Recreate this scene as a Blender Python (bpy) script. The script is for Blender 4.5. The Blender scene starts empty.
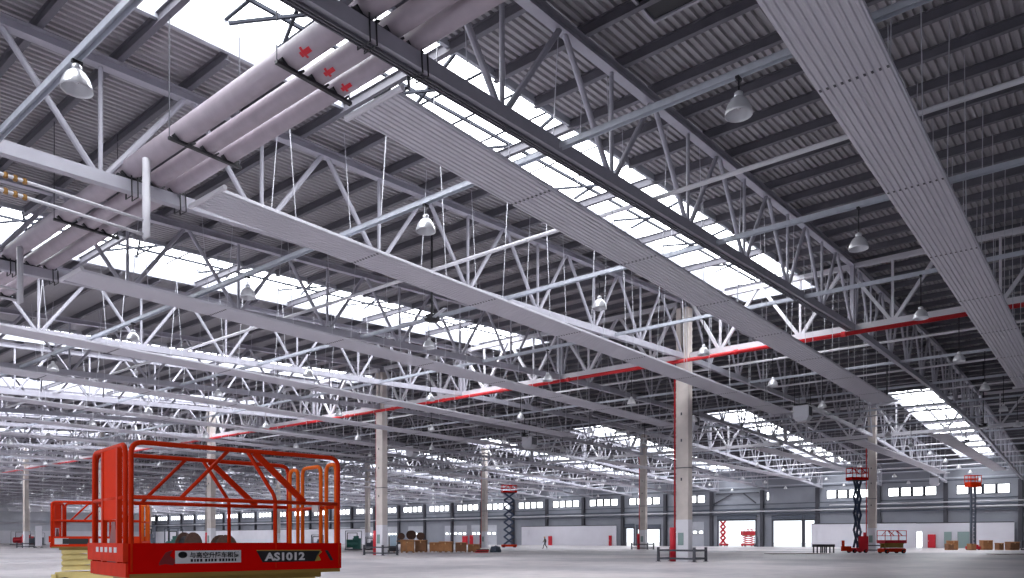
import bpy, bmesh, math, random
from mathutils import Vector, Matrix
random.seed(7)
SC = bpy.context.scene
COL = SC.collection

# ------------------------------------------------------------------ camera, sky, exposure
AX = (0.6319845, 0.7749810)            # world +X seen from the camera: (right, forward)
BX = (-0.7749810, 0.6319845)           # world +Y
EYE = 1.45
cam_data = bpy.data.cameras.new('camera')
cam_data.sensor_width = 36.0
cam_data.lens = 743.0 / 1024.0 * 36.0
cam_data.shift_y = (539.0 - 289.0) / 1024.0
cam_data.clip_start = 0.1
cam_data.clip_end = 2000.0
cam = bpy.data.objects.new('camera', cam_data)
COL.objects.link(cam)
cam.location = (0, 0, EYE)
cam.rotation_euler = (math.pi / 2, 0, -math.atan2(AX[1], BX[1]))
SC.camera = cam

world = bpy.data.worlds.new('world')
SC.world = world
world.use_nodes = True
wn = world.node_tree
wn.nodes['Background'].inputs['Color'].default_value = (0.86, 0.92, 1.0, 1)
wn.nodes['Background'].inputs['Strength'].default_value = 1.4
SKYLIGHT_STRENGTH = 6.0
WINDOW_STRENGTH = 3.0

SC.view_settings.view_transform = 'Standard'
SC.view_settings.look = 'None'
SC.view_settings.exposure = 0.42
SC.view_settings.gamma = 1.0
SC.view_settings.use_curve_mapping = False

# ------------------------------------------------------------------ helpers
def lin(c):
    c = c / 255.0
    return c / 12.92 if c <= 0.04045 else ((c + 0.055) / 1.055) ** 2.4

def rgb(r, g, b):
    return (lin(r), lin(g), lin(b), 1.0)

def mat(name, col, rough=0.55, metal=0.0, var=0.0, scale=3.0, bump=0.0, spec=0.5):
    m = bpy.data.materials.new(name)
    m.use_nodes = True
    nt = m.node_tree
    p = nt.nodes['Principled BSDF']
    p.inputs['Base Color'].default_value = col
    p.inputs['Roughness'].default_value = rough
    p.inputs['Metallic'].default_value = metal
    p.inputs['Specular IOR Level'].default_value = spec
    if var or bump:
        tc = nt.nodes.new('ShaderNodeTexCoord')
        nz = nt.nodes.new('ShaderNodeTexNoise')
        nz.inputs['Scale'].default_value = scale
        nz.inputs['Detail'].default_value = 4
        nt.links.new(tc.outputs['Object'], nz.inputs['Vector'])
        if var:
            cr = nt.nodes.new('ShaderNodeValToRGB')
            cr.color_ramp.elements[0].position = 0.3
            cr.color_ramp.elements[1].position = 0.7
            cr.color_ramp.elements[0].color = tuple(max(0, x * (1 - var)) for x in col[:3]) + (1,)
            cr.color_ramp.elements[1].color = tuple(min(1, x * (1 + var)) for x in col[:3]) + (1,)
            nt.links.new(nz.outputs['Fac'], cr.inputs['Fac'])
            nt.links.new(cr.outputs['Color'], p.inputs['Base Color'])
        if bump:
            b = nt.nodes.new('ShaderNodeBump')
            b.inputs['Strength'].default_value = bump
            nt.links.new(nz.outputs['Fac'], b.inputs['Height'])
            nt.links.new(b.outputs['Normal'], p.inputs['Normal'])
    return m

def glow(name, col, strength):
    m = bpy.data.materials.new(name)
    m.use_nodes = True
    nt = m.node_tree
    p = nt.nodes['Principled BSDF']
    p.inputs['Base Color'].default_value = (0.8, 0.8, 0.8, 1)
    p.inputs['Roughness'].default_value = 0.4
    p.inputs['Emission Color'].default_value = col
    p.inputs['Emission Strength'].default_value = strength
    return m

M = {}
M['steel'] = mat('painted_grey_steel', rgb(176, 174, 184), 0.5, 0.0, 0.06, 2.0)
M['purlin'] = mat('purlin_grey_steel', rgb(104, 102, 110), 0.55, 0.0, 0.08, 2.0)
M['deck'] = mat('corrugated_roof_sheet', rgb(168, 165, 169), 0.5, 0.0, 0.06, 0.6)
M['galv'] = mat('galvanised_channel', rgb(192, 196, 206), 0.4, 0.1, 0.08, 5.0)
M['panel'] = mat('white_radiant_panel', rgb(212, 210, 218), 0.45, 0.0, 0.03, 1.0)
M['wire'] = mat('bright_wire', rgb(205, 205, 212), 0.4, 0.3)
M['curb'] = mat('white_curb', rgb(186, 188, 196), 0.6)
M['bar'] = mat('glazing_bar_grey', rgb(58, 60, 68), 0.7, spec=0.1)
M['sky_pane'] = glow('sky_lit_rooflight_pane', (0.93, 0.96, 1.0, 1), SKYLIGHT_STRENGTH)
M['win_pane'] = glow('sky_lit_window_pane', (0.94, 0.97, 1.0, 1), WINDOW_STRENGTH)
M['black'] = mat('black_metal', rgb(38, 37, 42), 0.5)
M['dark'] = mat('dark_grey_metal', rgb(74, 74, 82), 0.55)
M['red_pipe'] = mat('red_pipe_paint', rgb(206, 34, 40), 0.4)
M['white_pipe'] = mat('white_pipe_paint', rgb(214, 212, 218), 0.4)
M['jacket'] = mat('pinkish_grey_insulation', rgb(172, 161, 170), 0.5, 0.0, 0.07, 3.0, 0.2)
M['lamp'] = mat('spun_aluminium', rgb(222, 222, 226), 0.3, 0.4)
M['lamp_white'] = mat('pale_reflector', rgb(232, 232, 236), 0.35, 0.1)
M['concrete'] = mat('beige_concrete', rgb(212, 202, 196), 0.75, 0.0, 0.10, 1.2, 0.1)
M['white_paint'] = mat('white_column_paint', rgb(232, 230, 236), 0.6, 0.0, 0.04, 1.5)
M['clad'] = mat('blue_grey_cladding', rgb(150, 153, 162), 0.6, 0.0, 0.06, 0.5)
M['clad_pale'] = mat('pale_door_cladding', rgb(196, 198, 206), 0.6, 0.0, 0.05, 0.5)
M['white_wall'] = mat('white_partition_paint', rgb(224, 222, 230), 0.65, 0.0, 0.03, 0.5)
M['green_plate'] = mat('grey_green_plate', rgb(140, 160, 158), 0.5)
M['lift_red'] = mat('lift_red_paint', rgb(200, 6, 4), 0.6, 0.0, 0.05, 3.0, 0.0, 0.04)
M['lift_orange'] = mat('lift_orange_paint', rgb(206, 48, 10), 0.5, 0.0, 0.06, 4.0, 0.0, 0.1)
M['gate_sunlit_orange'] = mat('gate_painted_sun_glow', rgb(240, 112, 34), 0.5, 0.0, 0.06, 4.0, 0.0, 0.1)  # warm sun glow on the gate hoops, painted in as a lighter orange
M['plate_orange'] = mat('plate_orange_paint', rgb(218, 48, 8), 0.6, 0.0, 0.06, 4.0, 0.0, 0.04)
M['lift_fade'] = mat('lift_faded_orange_paint', rgb(204, 50, 26), 0.6, 0.0, 0.12, 6.0, 0.0, 0.05)
M['cream'] = mat('cream_yellow_paint', rgb(236, 214, 140), 0.5, 0.0, 0.06, 3.0)
M['olive'] = mat('olive_yellow_paint', rgb(150, 120, 50), 0.5, 0.0, 0.1, 3.0)
M['tyre'] = mat('black_tyre_rubber', rgb(28, 28, 30), 0.8)
M['decal_white'] = mat('decal_white', rgb(200, 196, 198), 0.5)
M['decal_black'] = mat('decal_black', rgb(20, 18, 22), 0.5)
M['decal_dark'] = mat('decal_dark_red', rgb(120, 14, 20), 0.5)
M['lift_blue'] = mat('dark_blue_arm_paint', rgb(52, 66, 92), 0.45)
M['card'] = mat('brown_cardboard', rgb(176, 124, 82), 0.8, 0.0, 0.15, 2.0)
M['card_dark'] = mat('dark_cardboard', rgb(140, 98, 70), 0.8, 0.0, 0.15, 2.0)
M['tape'] = mat('tan_tape', rgb(214, 176, 130), 0.5)
M['wood'] = mat('pallet_wood', rgb(160, 120, 84), 0.8, 0.0, 0.15, 4.0)
M['drum_wood'] = mat('dark_drum_wood', rgb(84, 58, 48), 0.8, 0.0, 0.2, 4.0)
M['machine_green'] = mat('machine_green_paint', rgb(30, 92, 84), 0.5)
M['machine_grey'] = mat('machine_grey_paint', rgb(90, 96, 108), 0.5)
M['tarp'] = mat('blue_grey_tarpaulin', rgb(70, 80, 94), 0.7, 0.0, 0.2, 3.0)
M['cabinet_red'] = mat('cabinet_red_paint', rgb(206, 30, 48), 0.45)
M['brass'] = mat('yellow_brass', rgb(150, 112, 62), 0.4, 0.6)
M['skin'] = mat('skin', rgb(190, 140, 115), 0.6)
M['trousers'] = mat('dark_trousers', rgb(48, 50, 58), 0.8)
M['coat'] = mat('brown_jacket', rgb(112, 98, 88), 0.8)
M['helmet'] = mat('orange_helmet', rgb(220, 150, 60), 0.4)
M['glass_blue'] = mat('pale_blue_sheet', rgb(170, 190, 206), 0.3)
M['heater'] = mat('heater_casing_grey', rgb(212, 212, 220), 0.5)

def floor_material():
    m = bpy.data.materials.new('polished_concrete_floor')
    m.use_nodes = True
    nt = m.node_tree
    p = nt.nodes['Principled BSDF']
    tc = nt.nodes.new('ShaderNodeTexCoord')
    n1 = nt.nodes.new('ShaderNodeTexNoise')
    n1.inputs['Scale'].default_value = 0.09
    n1.inputs['Detail'].default_value = 6
    n2 = nt.nodes.new('ShaderNodeTexNoise')
    n2.inputs['Scale'].default_value = 1.1
    n2.inputs['Detail'].default_value = 5
    nt.links.new(tc.outputs['Object'], n1.inputs['Vector'])
    nt.links.new(tc.outputs['Object'], n2.inputs['Vector'])
    mx = nt.nodes.new('ShaderNodeMath')
    mx.operation = 'MULTIPLY_ADD'
    mx.inputs[1].default_value = 0.35
    nt.links.new(n2.outputs['Fac'], mx.inputs[0])
    nt.links.new(n1.outputs['Fac'], mx.inputs[2])
    cr = nt.nodes.new('ShaderNodeValToRGB')
    e = cr.color_ramp.elements
    e[0].position = 0.45
    e[0].color = rgb(148, 145, 154)
    e[1].position = 0.85
    e[1].color = rgb(222, 213, 214)
    nt.links.new(mx.outputs[0], cr.inputs['Fac'])
    nt.links.new(cr.outputs['Color'], p.inputs['Base Color'])
    p.inputs['Roughness'].default_value = 0.42
    return m
M['floor'] = floor_material()

class MB:
    """collects simple solids, then links them as one mesh object"""
    def __init__(s):
        s.v = []; s.f = []; s.mi = []; s.cur = 0
    def add(s, vs, fs):
        n = len(s.v)
        s.v.extend([tuple(p) for p in vs])
        for f in fs:
            s.f.append([i + n for i in f]); s.mi.append(s.cur)
        return s
    def box(s, x0, x1, y0, y1, z0, z1):
        return s.add([(x0, y0, z0), (x1, y0, z0), (x1, y1, z0), (x0, y1, z0), (x0, y0, z1), (x1, y0, z1), (x1, y1, z1), (x0, y1, z1)],
                     [(0, 3, 2, 1), (4, 5, 6, 7), (0, 1, 5, 4), (1, 2, 6, 5), (2, 3, 7, 6), (3, 0, 4, 7)])
    def beam(s, p, q, w, h, up=(0, 0, 1)):
        p = Vector(p); q = Vector(q); d = (q - p).normalized(); up = Vector(up)
        a = d.cross(up)
        if a.length < 1e-4:
            a = d.cross(Vector((1, 0, 0)))
        a.normalize(); b = a.cross(d).normalized()
        vs = []
        for e in (p, q):
            for sa, sb in ((-1, -1), (1, -1), (1, 1), (-1, 1)):
                vs.append(e + a * (sa * w / 2) + b * (sb * h / 2))
        return s.add(vs, [(0, 1, 2, 3), (7, 6, 5, 4), (0, 4, 5, 1), (1, 5, 6, 2), (2, 6, 7, 3), (3, 7, 4, 0)])
    def ibeam(s, p, q, w, h, t=0.02):
        p = Vector(p); q = Vector(q)
        up = Vector((0, 0, 1))
        s.beam(p + up * (h / 2 - t / 2), q + up * (h / 2 - t / 2), w, t)
        s.beam(p - up * (h / 2 - t / 2), q - up * (h / 2 - t / 2), w, t)
        s.beam(p, q, t, h - 2 * t)
        return s
    def tube(s, path, r, n=8, cap=True):
        P = [Vector(p) for p in path]
        rings = []; prev = None
        for i, p in enumerate(P):
            if i == 0: d = P[1] - P[0]
            elif i == len(P) - 1: d = P[-1] - P[-2]
            else: d = (P[i + 1] - P[i]).normalized() + (P[i] - P[i - 1]).normalized()
            d.normalize()
            if prev is None:
                a = d.cross(Vector((0, 0, 1)))
                if a.length < 1e-3: a = d.cross(Vector((1, 0, 0)))
            else:
                a = prev - d * prev.dot(d)
            a.normalize(); b = d.cross(a); prev = a
            k = 1.0
            if 0 < i < len(P) - 1:
                c = (P[i + 1] - P[i]).normalized().dot((P[i] - P[i - 1]).normalized())
                k = min(1.6, 1 / max(0.4, math.sqrt(max(0.0, (1 + c) / 2))))
            rr = r[i] if isinstance(r, (list, tuple)) else r
            rings.append([p + (a * math.cos(2 * math.pi * j / n) + b * math.sin(2 * math.pi * j / n)) * rr * (k if k < 1.15 else 1.0) for j in range(n)])
        vs = [v for rg in rings for v in rg]; fs = []
        for i in range(len(rings) - 1):
            for j in range(n):
                j2 = (j + 1) % n
                fs.append((i * n + j, (i + 1) * n + j, (i + 1) * n + j2, i * n + j2))
        if cap:
            fs.append(tuple(range(n))); fs.append(tuple(reversed([(len(rings) - 1) * n + j for j in range(n)])))
        return s.add(vs, fs)
    def lathe(s, prof, n=20, c=(0, 0, 0), close=False):
        vs = []; fs = []
        for r, z in prof:
            for j in range(n):
                t = 2 * math.pi * j / n
                vs.append((c[0] + r * math.cos(t), c[1] + r * math.sin(t), c[2] + z))
        m = len(prof)
        for i in range(m - 1 if not close else m):
            i2 = (i + 1) % m
            for j in range(n):
                j2 = (j + 1) % n
                fs.append((i * n + j, i * n + j2, i2 * n + j2, i2 * n + j))
        if not close:
            if prof[0][0] > 1e-4: fs.append(tuple(reversed(range(n))))
            if prof[-1][0] > 1e-4: fs.append(tuple((m - 1) * n + j for j in range(n)))
        return s.add(vs, fs)
    def build(s, name, m, parent=None, loc=None, smooth=False):
        me = bpy.data.meshes.new(name)
        vs = s.v
        if loc is not None:
            vs = [(a - loc[0], b - loc[1], c - loc[2]) for a, b, c in vs]
        me.from_pydata(vs, [], s.f)
        ms = m if isinstance(m, (list, tuple)) else [m]
        for k in ms: me.materials.append(k)
        if len(ms) > 1:
            for p, i in zip(me.polygons, s.mi): p.material_index = i
        if smooth:
            for p in me.polygons: p.use_smooth = True
        me.update()
        bm = bmesh.new(); bm.from_mesh(me)
        bmesh.ops.recalc_face_normals(bm, faces=bm.faces)
        bm.to_mesh(me); bm.free()
        o = bpy.data.objects.new(name, me)
        COL.objects.link(o)
        if parent is not None: o.parent = parent
        if loc is not None: o.location = loc
        return o

def tag(o, label, cat, group=None, kind=None):
    o['label'] = label
    o['category'] = cat
    if group: o['group'] = group
    if kind: o['kind'] = kind
    return o

def struct(o):
    o['kind'] = 'structure'
    return o

def empty(name, loc, rz=0.0):
    o = bpy.data.objects.new(name, None)
    o.empty_display_size = 0.2
    COL.objects.link(o)
    o.location = loc
    o.rotation_euler = (0, 0, rz)
    return o

def copy_tree(o, parent=None):
    c = o.copy()
    COL.objects.link(c)
    if parent is not None: c.parent = parent
    for ch in list(o.children): copy_tree(ch, c)
    return c

ORD = 'first second third fourth fifth sixth seventh eighth ninth tenth eleventh twelfth thirteenth fourteenth fifteenth sixteenth seventeenth eighteenth nineteenth'.split()
TENS = {20: 'twentieth', 30: 'thirtieth', 40: 'fortieth', 50: 'fiftieth', 60: 'sixtieth', 70: 'seventieth', 80: 'eightieth'}
TENP = {20: 'twenty', 30: 'thirty', 40: 'forty', 50: 'fifty', 60: 'sixty', 70: 'seventy', 80: 'eighty'}
def nth(i):                       # i counts from 0
    i += 1
    if i < 20: return ORD[i - 1]
    t = i // 10 * 10
    return TENS[t] if i == t else TENP[t] + '-' + ORD[i - t - 1]

# ------------------------------------------------------------------ geometry of the hall
X0, XA, XR, XB, X1 = -3.7, 44.2, 67.9, 91.6, 139.5     # near end, column line, ridge, column line, far wall
YE = 303.0
YLOW = -9.0
YT = [2.1, 11.45] + [2.1 + 9.8 * k for k in range(2, 31)]                # truss lines; columns on every third (21.7, 51.1 ...)
def fold(x): return x if x <= XR else 2 * XR - x
def zb(x):
    x = fold(x)
    return 10.93 + 0.052 * x if x <= XA else 10.93 + 0.052 * XA + 0.012 * (x - XA)
def zt(x):
    x = fold(x)
    return 14.05 + 0.062 * x if x <= XA else 14.05 + 0.062 * XA + 0.02 * (x - XA)
CH_B, CH_T = 0.34, 0.3
def zpur(x): return zt(x) + CH_T / 2 + 0.16           # purlin centre
def zdeck(x): return zt(x) + CH_T / 2 + 0.33
SKY = [(14.65, 19.35)] + [(35.3 + 20.4 * j, 40.15 + 20.4 * j) for j in range(13)]
SKX = [(X0 + 1.2, 48.2), (2 * XR - 48.2, X1 - 1.2)]

# floor, ground outside
f = MB(); f.box(X0 - 8, X1 + 0.4, YLOW - 3, YE + 0.3, -0.3, 0.0)
struct(f.build('floor', M['floor']))
g = MB(); g.box(X1 + 0.4, X1 + 160, -120, YE + 120, -0.35, -0.05)
struct(g.build('ground_outside', mat('pale_concrete_yard', rgb(214, 212, 208), 0.8, 0, 0.05, 0.2)))

# corrugated roof sheet, open where the rooflights sit
def deck():
    m = MB()
    pitch = 0.24
    def strip(ya, yb, xs):
        prof = []
        n = max(1, int(round((yb - ya) / pitch)))
        p = (yb - ya) / n
        for i in range(n):
            y = ya + i * p
            prof += [(y, 0.0), (y + p * 0.38, 0.0), (y + p * 0.5, 0.085), (y + p * 0.88, 0.085)]
        prof.append((yb, 0.0))
        vs = []; fs = []
        k = len(prof)
        for x in xs:
            for y, dz in prof: vs.append((x, y, zdeck(x) + dz))
        for a in range(len(xs) - 1):
            for i in range(k - 1):
                fs.append((a * k + i, (a + 1) * k + i, (a + 1) * k + i + 1, a * k + i + 1))
        m.add(vs, fs)
    full = [X0, XA, XR, XB, X1 + 0.3]
    y = YLOW
    for a, b in SKY:
        strip(y, a, full)
        strip(a, b, [X0, SKX[0][0]]); strip(a, b, [SKX[0][1], XR, SKX[1][0]]); strip(a, b, [SKX[1][1], X1 + 0.3])
        y = b
    strip(y, YE, full)
    return struct(m.build('ceiling', M['deck']))
deck()

# purlins
NP = int((X1 - X0 - 1.0) / 1.99)
for k in range(NP):
    x = X0 + 0.9 + 1.99 * k
    zc = zpur(x)
    m = MB()
    insky = any(a < x < b for a, b in SKX)
    if insky and (k % 3 if x < XR else k % 5):
        y = YLOW
        for a, b in SKY:
            m.ibeam((x, y, zc), (x, a - 0.02, zc), 0.16, 0.32); y = b + 0.02
        m.ibeam((x, y, zc), (x, YE, zc), 0.16, 0.32)
    else:
        m.ibeam((x, YLOW, zc), (x, YE, zc), 0.16, 0.32)
    tag(m.build('roof_purlin', M['purlin'], loc=(x, YLOW, zc)), 'grey steel roof purlin under the corrugated sheets, %s counting from the camera' % nth(k), 'purlin', 'roof purlins')

# rooflights: white upstand, sky-lit panes, glazing bars
for j, (a, b) in enumerate(SKY):
    for h, (xa, xb) in enumerate(SKX):
        t = empty('rooflight', (xa, a, zdeck(xa)))
        zz = lambda x: zdeck(x) - zdeck(xa)
        L = xb - xa; W = b - a; U = 0.8
        c = MB()
        for y0, y1 in ((-0.06, 0.06), (W - 0.06, W + 0.06)):
            c.add([(0, y0, -0.1), (L, y0, zz(xb) - 0.1), (L, y1, zz(xb) - 0.1), (0, y1, -0.1), (0, y0, U), (L, y0, zz(xb) + U), (L, y1, zz(xb) + U), (0, y1, U)],
                  [(0, 3, 2, 1), (4, 5, 6, 7), (0, 1, 5, 4), (1, 2, 6, 5), (2, 3, 7, 6), (3, 0, 4, 7)])
        c.box(-0.06, 0.06, 0, W, -0.1, U); c.box(L - 0.06, L + 0.06, 0, W, zz(xb) - 0.1, zz(xb) + U)
        c.build('upstand', M['curb'], t)
        p = MB()
        p.add([(0, 0, U), (L, 0, zz(xb) + U), (L, W, zz(xb) + U), (0, W, U), (0, 0, U + 0.03), (L, 0, zz(xb) + U + 0.03), (L, W, zz(xb) + U + 0.03), (0, W, U + 0.03)],
              [(0, 3, 2, 1), (4, 5, 6, 7), (0, 1, 5, 4), (1, 2, 6, 5), (2, 3, 7, 6), (3, 0, 4, 7)])
        p.build('pane', M['sky_pane'], t)
        g = MB()
        n = int(L / 1.66)
        for i in range(1, n):
            x = i * L / n; z = zz(xa + x) + U - 0.05
            g.beam((x, 0, z), (x, W, z), 0.09, 0.10)
            if i % 3 == 2: g.beam((x, W * 0.05, z - 0.12), (x + L / n, W * 0.95, zz(xa + x + L / n) + U - 0.17), 0.09, 0.09); g.beam((x, W * 0.95, z - 0.2), (x + L / n, W * 0.4, zz(xa + x + L / n) + U - 0.25), 0.08, 0.08)
        for fy in (0.45, 0.72):
            g.beam((0, W * fy, U - 0.06), (L, W * fy, zz(xb) + U - 0.06), 0.09, 0.10)
        g.build('glazing_bar', M['bar'], t)
        tag(t, 'long white-framed rooflight strip, %s from the right on the %s roof slope' % (nth(j), ('near', 'far')[h]), 'rooflight', 'rooflight strips')

# ------------------------------------------------------------------ roof trusses
def bay_nodes(b):
    if b == 0: return [-1.25 + 4.97 * j for j in range(9)]
    if b == 1: return [XR + 4.97 * (j - 4) for j in range(9)]
    return [2 * XR - x for x in reversed(bay_nodes(0))]
BAYS = [(X0, XA), (XA, XB), (XB, X1 - 0.5)]
def truss_shapes(b):
    xa, xb = BAYS[b]
    nb = bay_nodes(b)
    out = []
    g = 0.02
    ks = [xa + 0.02] + ([XR] if xa < XR < xb else []) + [xb - 0.02]
    m = MB()
    for p, q in zip(ks[:-1], ks[1:]): m.beam((p, 0, zb(p)), (q, 0, zb(q)), 0.26, CH_B)
    out.append(('bottom_chord', m))
    m = MB()
    for p, q in zip(ks[:-1], ks[1:]): m.ibeam((p, 0, zt(p)), (q, 0, zt(q)), 0.30, CH_T, 0.03)
    out.append(('top_chord', m))
    def bot(x): return (x, 0, zb(x) + CH_B / 2 - 0.03)
    def top(x): return (x, 0, zt(x) - CH_T / 2 + 0.03)
    for x in nb:
        m = MB(); m.tube([bot(x), top(x)], 0.065, 8); out.append(('vertical', m))
        for s in (-1, 1):
            x2 = min(max(x + s * 2.485, xa + 0.3), xb - 0.3)
            if abs(x2 - x) < 0.6: continue
            m = MB(); m.tube([bot(x + s * 0.16), top(x2 - s * 0.12)], 0.085, 8); out.append(('diagonal', m))
    for xe, xn, s in ((xa, nb[0] - 2.485, 1), (xb, nb[-1] + 2.485, -1)):
        m = MB(); m.beam(bot(xe + s * 0.2), top(xe + s * 0.2), 0.2, 0.2); out.append(('end_post', m))
        if abs(xn - xe) > 1.2:
            m = MB(); m.tube([bot(xe + s * 0.35), top(xn - s * 0.1)], 0.085, 8); out.append(('diagonal', m))
    return out
BN = ('near', 'middle', 'far')
NEARK = 9
for b in range(3):
    shapes = truss_shapes(b)
    xa = BAYS[b][0]
    o3 = (xa, 0, zb(xa))
    proto = empty('roof_truss', (xa, YT[1], zb(xa)))
    for nm, m in shapes:
        mm = MB(); mm.v = [(p[0] - o3[0], p[1], p[2] - o3[2]) for p in m.v]; mm.f = m.f; mm.mi = m.mi
        mm.build(nm, M['steel'], proto)
    whole = MB()
    for nm, m in shapes: whole.add([(p[0] - o3[0], p[1], p[2] - o3[2]) for p in m.v], m.f)
    single = None
    for k in range(1, len(YT)):
        if 1 <= k <= NEARK:
            o = proto if k == 1 else copy_tree(proto)
        else:
            if single is None:
                single = whole.build('roof_truss', M['steel']); o = single
            else:
                o = single.copy(); COL.objects.link(o)
        o.location = (xa, YT[k], zb(xa))
        tag(o, 'grey steel roof truss spanning the %s bay, %s truss line from the right' % (BN[b], nth(k)), 'truss', 'roof trusses of the %s bay' % BN[b])

# columns, their painted feet and number plates; jack trusses between them
def column(x, y, i, where, front):
    t = empty('concrete_column', (x, y, 0))
    m = MB(); m.box(-0.3, 0.3, -0.42, 0.42, 2.7, zt(x) - CH_T / 2 - 0.32)
    m.build('shaft', M['concrete'], t)
    m = MB(); m.box(-0.302, 0.302, -0.422, 0.422, 0, 2.7)
    m.build('painted_foot', M['white_paint'], t)
    if front:
        m = MB(); m.box(-0.33, -0.304, -0.1, 0.28, 1.05, 1.85); m.build('plate', M['green_plate'], t)
        m = MB()
        for z in (5.2, 7.7, 9.4):
            m.box(-0.33, -0.304, 0.0, 0.09, z, z + 0.18)
        m.box(-0.36, -0.304, -0.42, 0.42, 6.0, 6.05); m.box(-0.31, 0.31, -0.46, -0.424, 6.0, 6.05)
        m.build('clamp_band', M['dark'], t)
    tag(t, 'beige concrete column with white painted foot, %s from the right in the %s column row' % (nth(i), where), 'column', 'concrete columns', 'thing')
    return t
CY = [21.7 + 29.4 * i for i in range(10)]
for i, y in enumerate(CY):
    column(XA, y, i, 'near', i < 4)
    column(XB, y, i, 'far', i < 3)

def jack_shapes():
    out = []
    L = 29.4
    m = MB(); m.beam((0, 0.45, 0), (0, L - 0.45, 0), 0.26, 0.36); out.append(('bottom_chord', m))
    H = zt(XA) - zb(XA) - 0.1
    m = MB(); m.beam((0, 0.45, H), (0, L - 0.45, H), 0.26, 0.26); out.append(('top_chord', m))
    for i in range(6):
        yb = 2.45 + 4.9 * i
        for s in (-1, 1):
            m = MB(); m.beam((0, yb + s * 0.12, 0.15), (0, yb + s * (2.3 if 0 < yb + s * 2.45 < L else 1.9), H - 0.1), 0.18, 0.18); out.append(('diagonal', m))
        m = MB(); m.beam((0, yb, 0.15), (0, yb, H - 0.1), 0.12, 0.12); out.append(('vertical', m))
    return out
jp = empty('jack_truss', (XA, 0, 0))
for nm, m in jack_shapes(): m.build(nm, M['white_pipe'], jp)
js = None
for i in range(-1, 9):
    for h, x in enumerate((XA, XB)):
        y = 21.7 + 29.4 * i
        if i < 0 and h == 1: pass
        if i > 3:
            if js is None:
                w = MB()
                for nm, m in jack_shapes(): w.add(m.v, m.f)
                js = w.build('jack_truss', M['white_pipe']); o = js
            else:
                o = js.copy(); COL.objects.link(o)
        else:
            o = jp if (i == -1 and h == 0) else copy_tree(jp)
        o.location = (x, y, zb(x) - 0.02)
        tag(o, 'pale steel jack truss between columns, %s from the right over the %s column row' % (nth(i + 1), ('near', 'far')[h]), 'truss', 'jack trusses over the columns')

# tie beams carrying the lamps
TX = [6.1 + 9.8 * i for i in range(14)]
for i, x in enumerate(TX):
    m = MB()
    zc = zb(x) + 0.05
    m.beam((x, YLOW, zc), (x, YE, zc), 0.16, 0.03)
    m.beam((x - 0.07, YLOW, zc - 0.07), (x - 0.07, YE, zc - 0.07), 0.02, 0.14)
    m.beam((x + 0.07, YLOW, zc - 0.07), (x + 0.07, YE, zc - 0.07), 0.02, 0.14)
    tag(m.build('lamp_rail', M['galv'], loc=(x, YLOW, zc)), 'galvanised channel rail carrying lamps across the trusses, %s from the camera' % nth(i), 'rail', 'lamp rails')
# pale tie tubes half-way
for i, x in enumerate((21.2, 49.9, 59.6, 69.5, 79.4, 102.0, 111.8, 121.6)):
    m = MB(); zc = zb(x) + CH_B / 2 + 0.08
    m.tube([(x, YLOW, zc), (x, YE, zc)], 0.075, 8)
    tag(m.build('tie_tube', M['white_pipe'], loc=(x, YLOW, zc)), 'white round tie tube crossing the truss bottom chords, %s from the camera' % nth(i), 'tube', 'white tie tubes')

# high bay lamps
def lamp_parts():
    sh = MB(); K = 0.86
    prof = [(0.10, 0.46), (0.14, 0.44), (0.21, 0.38), (0.27, 0.29), (0.32, 0.17), (0.345, 0.06), (0.35, 0.0), (0.335, 0.0), (0.33, 0.06), (0.305, 0.17), (0.255, 0.28), (0.195, 0.37), (0.13, 0.42), (0.09, 0.43)]
    sh.lathe([(a * K, b * K) for a, b in prof], 20, close=True)
    ho = MB(); ho.lathe([(0.07, 0.37), (0.095, 0.39), (0.095, 0.49), (0.045, 0.53)], 14)
    bu = MB(); bu.lathe([(0.001, 0.12), (0.045, 0.15), (0.06, 0.21), (0.045, 0.30), (0.035, 0.38)], 12)
    return sh, ho, bu
YL = [6.5 + 9.86 * j for j in range(30)]
LZ = 10.82
rest = MB()
for i, x in enumerate(TX):
    zr = zb(x) - 0.10
    lz = LZ if i else 10.55
    lz = min(lz, zr - 0.56)
    sh, ho, bu = lamp_parts()
    rod = MB()
    rod.tube([(0, 0, 0.51), (0, 0, zr - lz)], 0.022, 6); rod.box(-0.1, 0.1, -0.04, 0.04, zr - lz - 0.06, zr - lz)
    proto = empty('high_bay_lamp', (x, YL[0], lz))
    sh.build('shade', M['lamp'], proto, smooth=True)
    ho.build('ballast', M['lamp'], proto, smooth=True)
    bu.build('bulb', M['lamp_white'], proto, smooth=True)
    rod.build('rod', M['black'], proto)
    w = MB(); w.add(sh.v, sh.f); w.add(ho.v, ho.f); w.add(rod.v, rod.f)
    single = None
    for j, y in enumerate(YL):
        if j >= 21:
            rest.add([(p[0] + x, p[1] + y, p[2] + lz) for p in w.v], w.f); continue
        if j < 5: o = proto if j == 0 else copy_tree(proto)
        elif single is None: single = w.build('high_bay_lamp', M['lamp']); o = single
        else: o = single.copy(); COL.objects.link(o)
        o.location = (x, y, lz)
        tag(o, 'silver high bay lamp on the %s rail from the camera, %s row from the right' % (nth(i), nth(j)), 'lamp', 'high bay lamps')
tag(rest.build('far_lamp_rows', M['lamp']), 'tiny rows of high bay lamps at the far left end of the hall', 'lamp', None, 'stuff')

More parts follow.
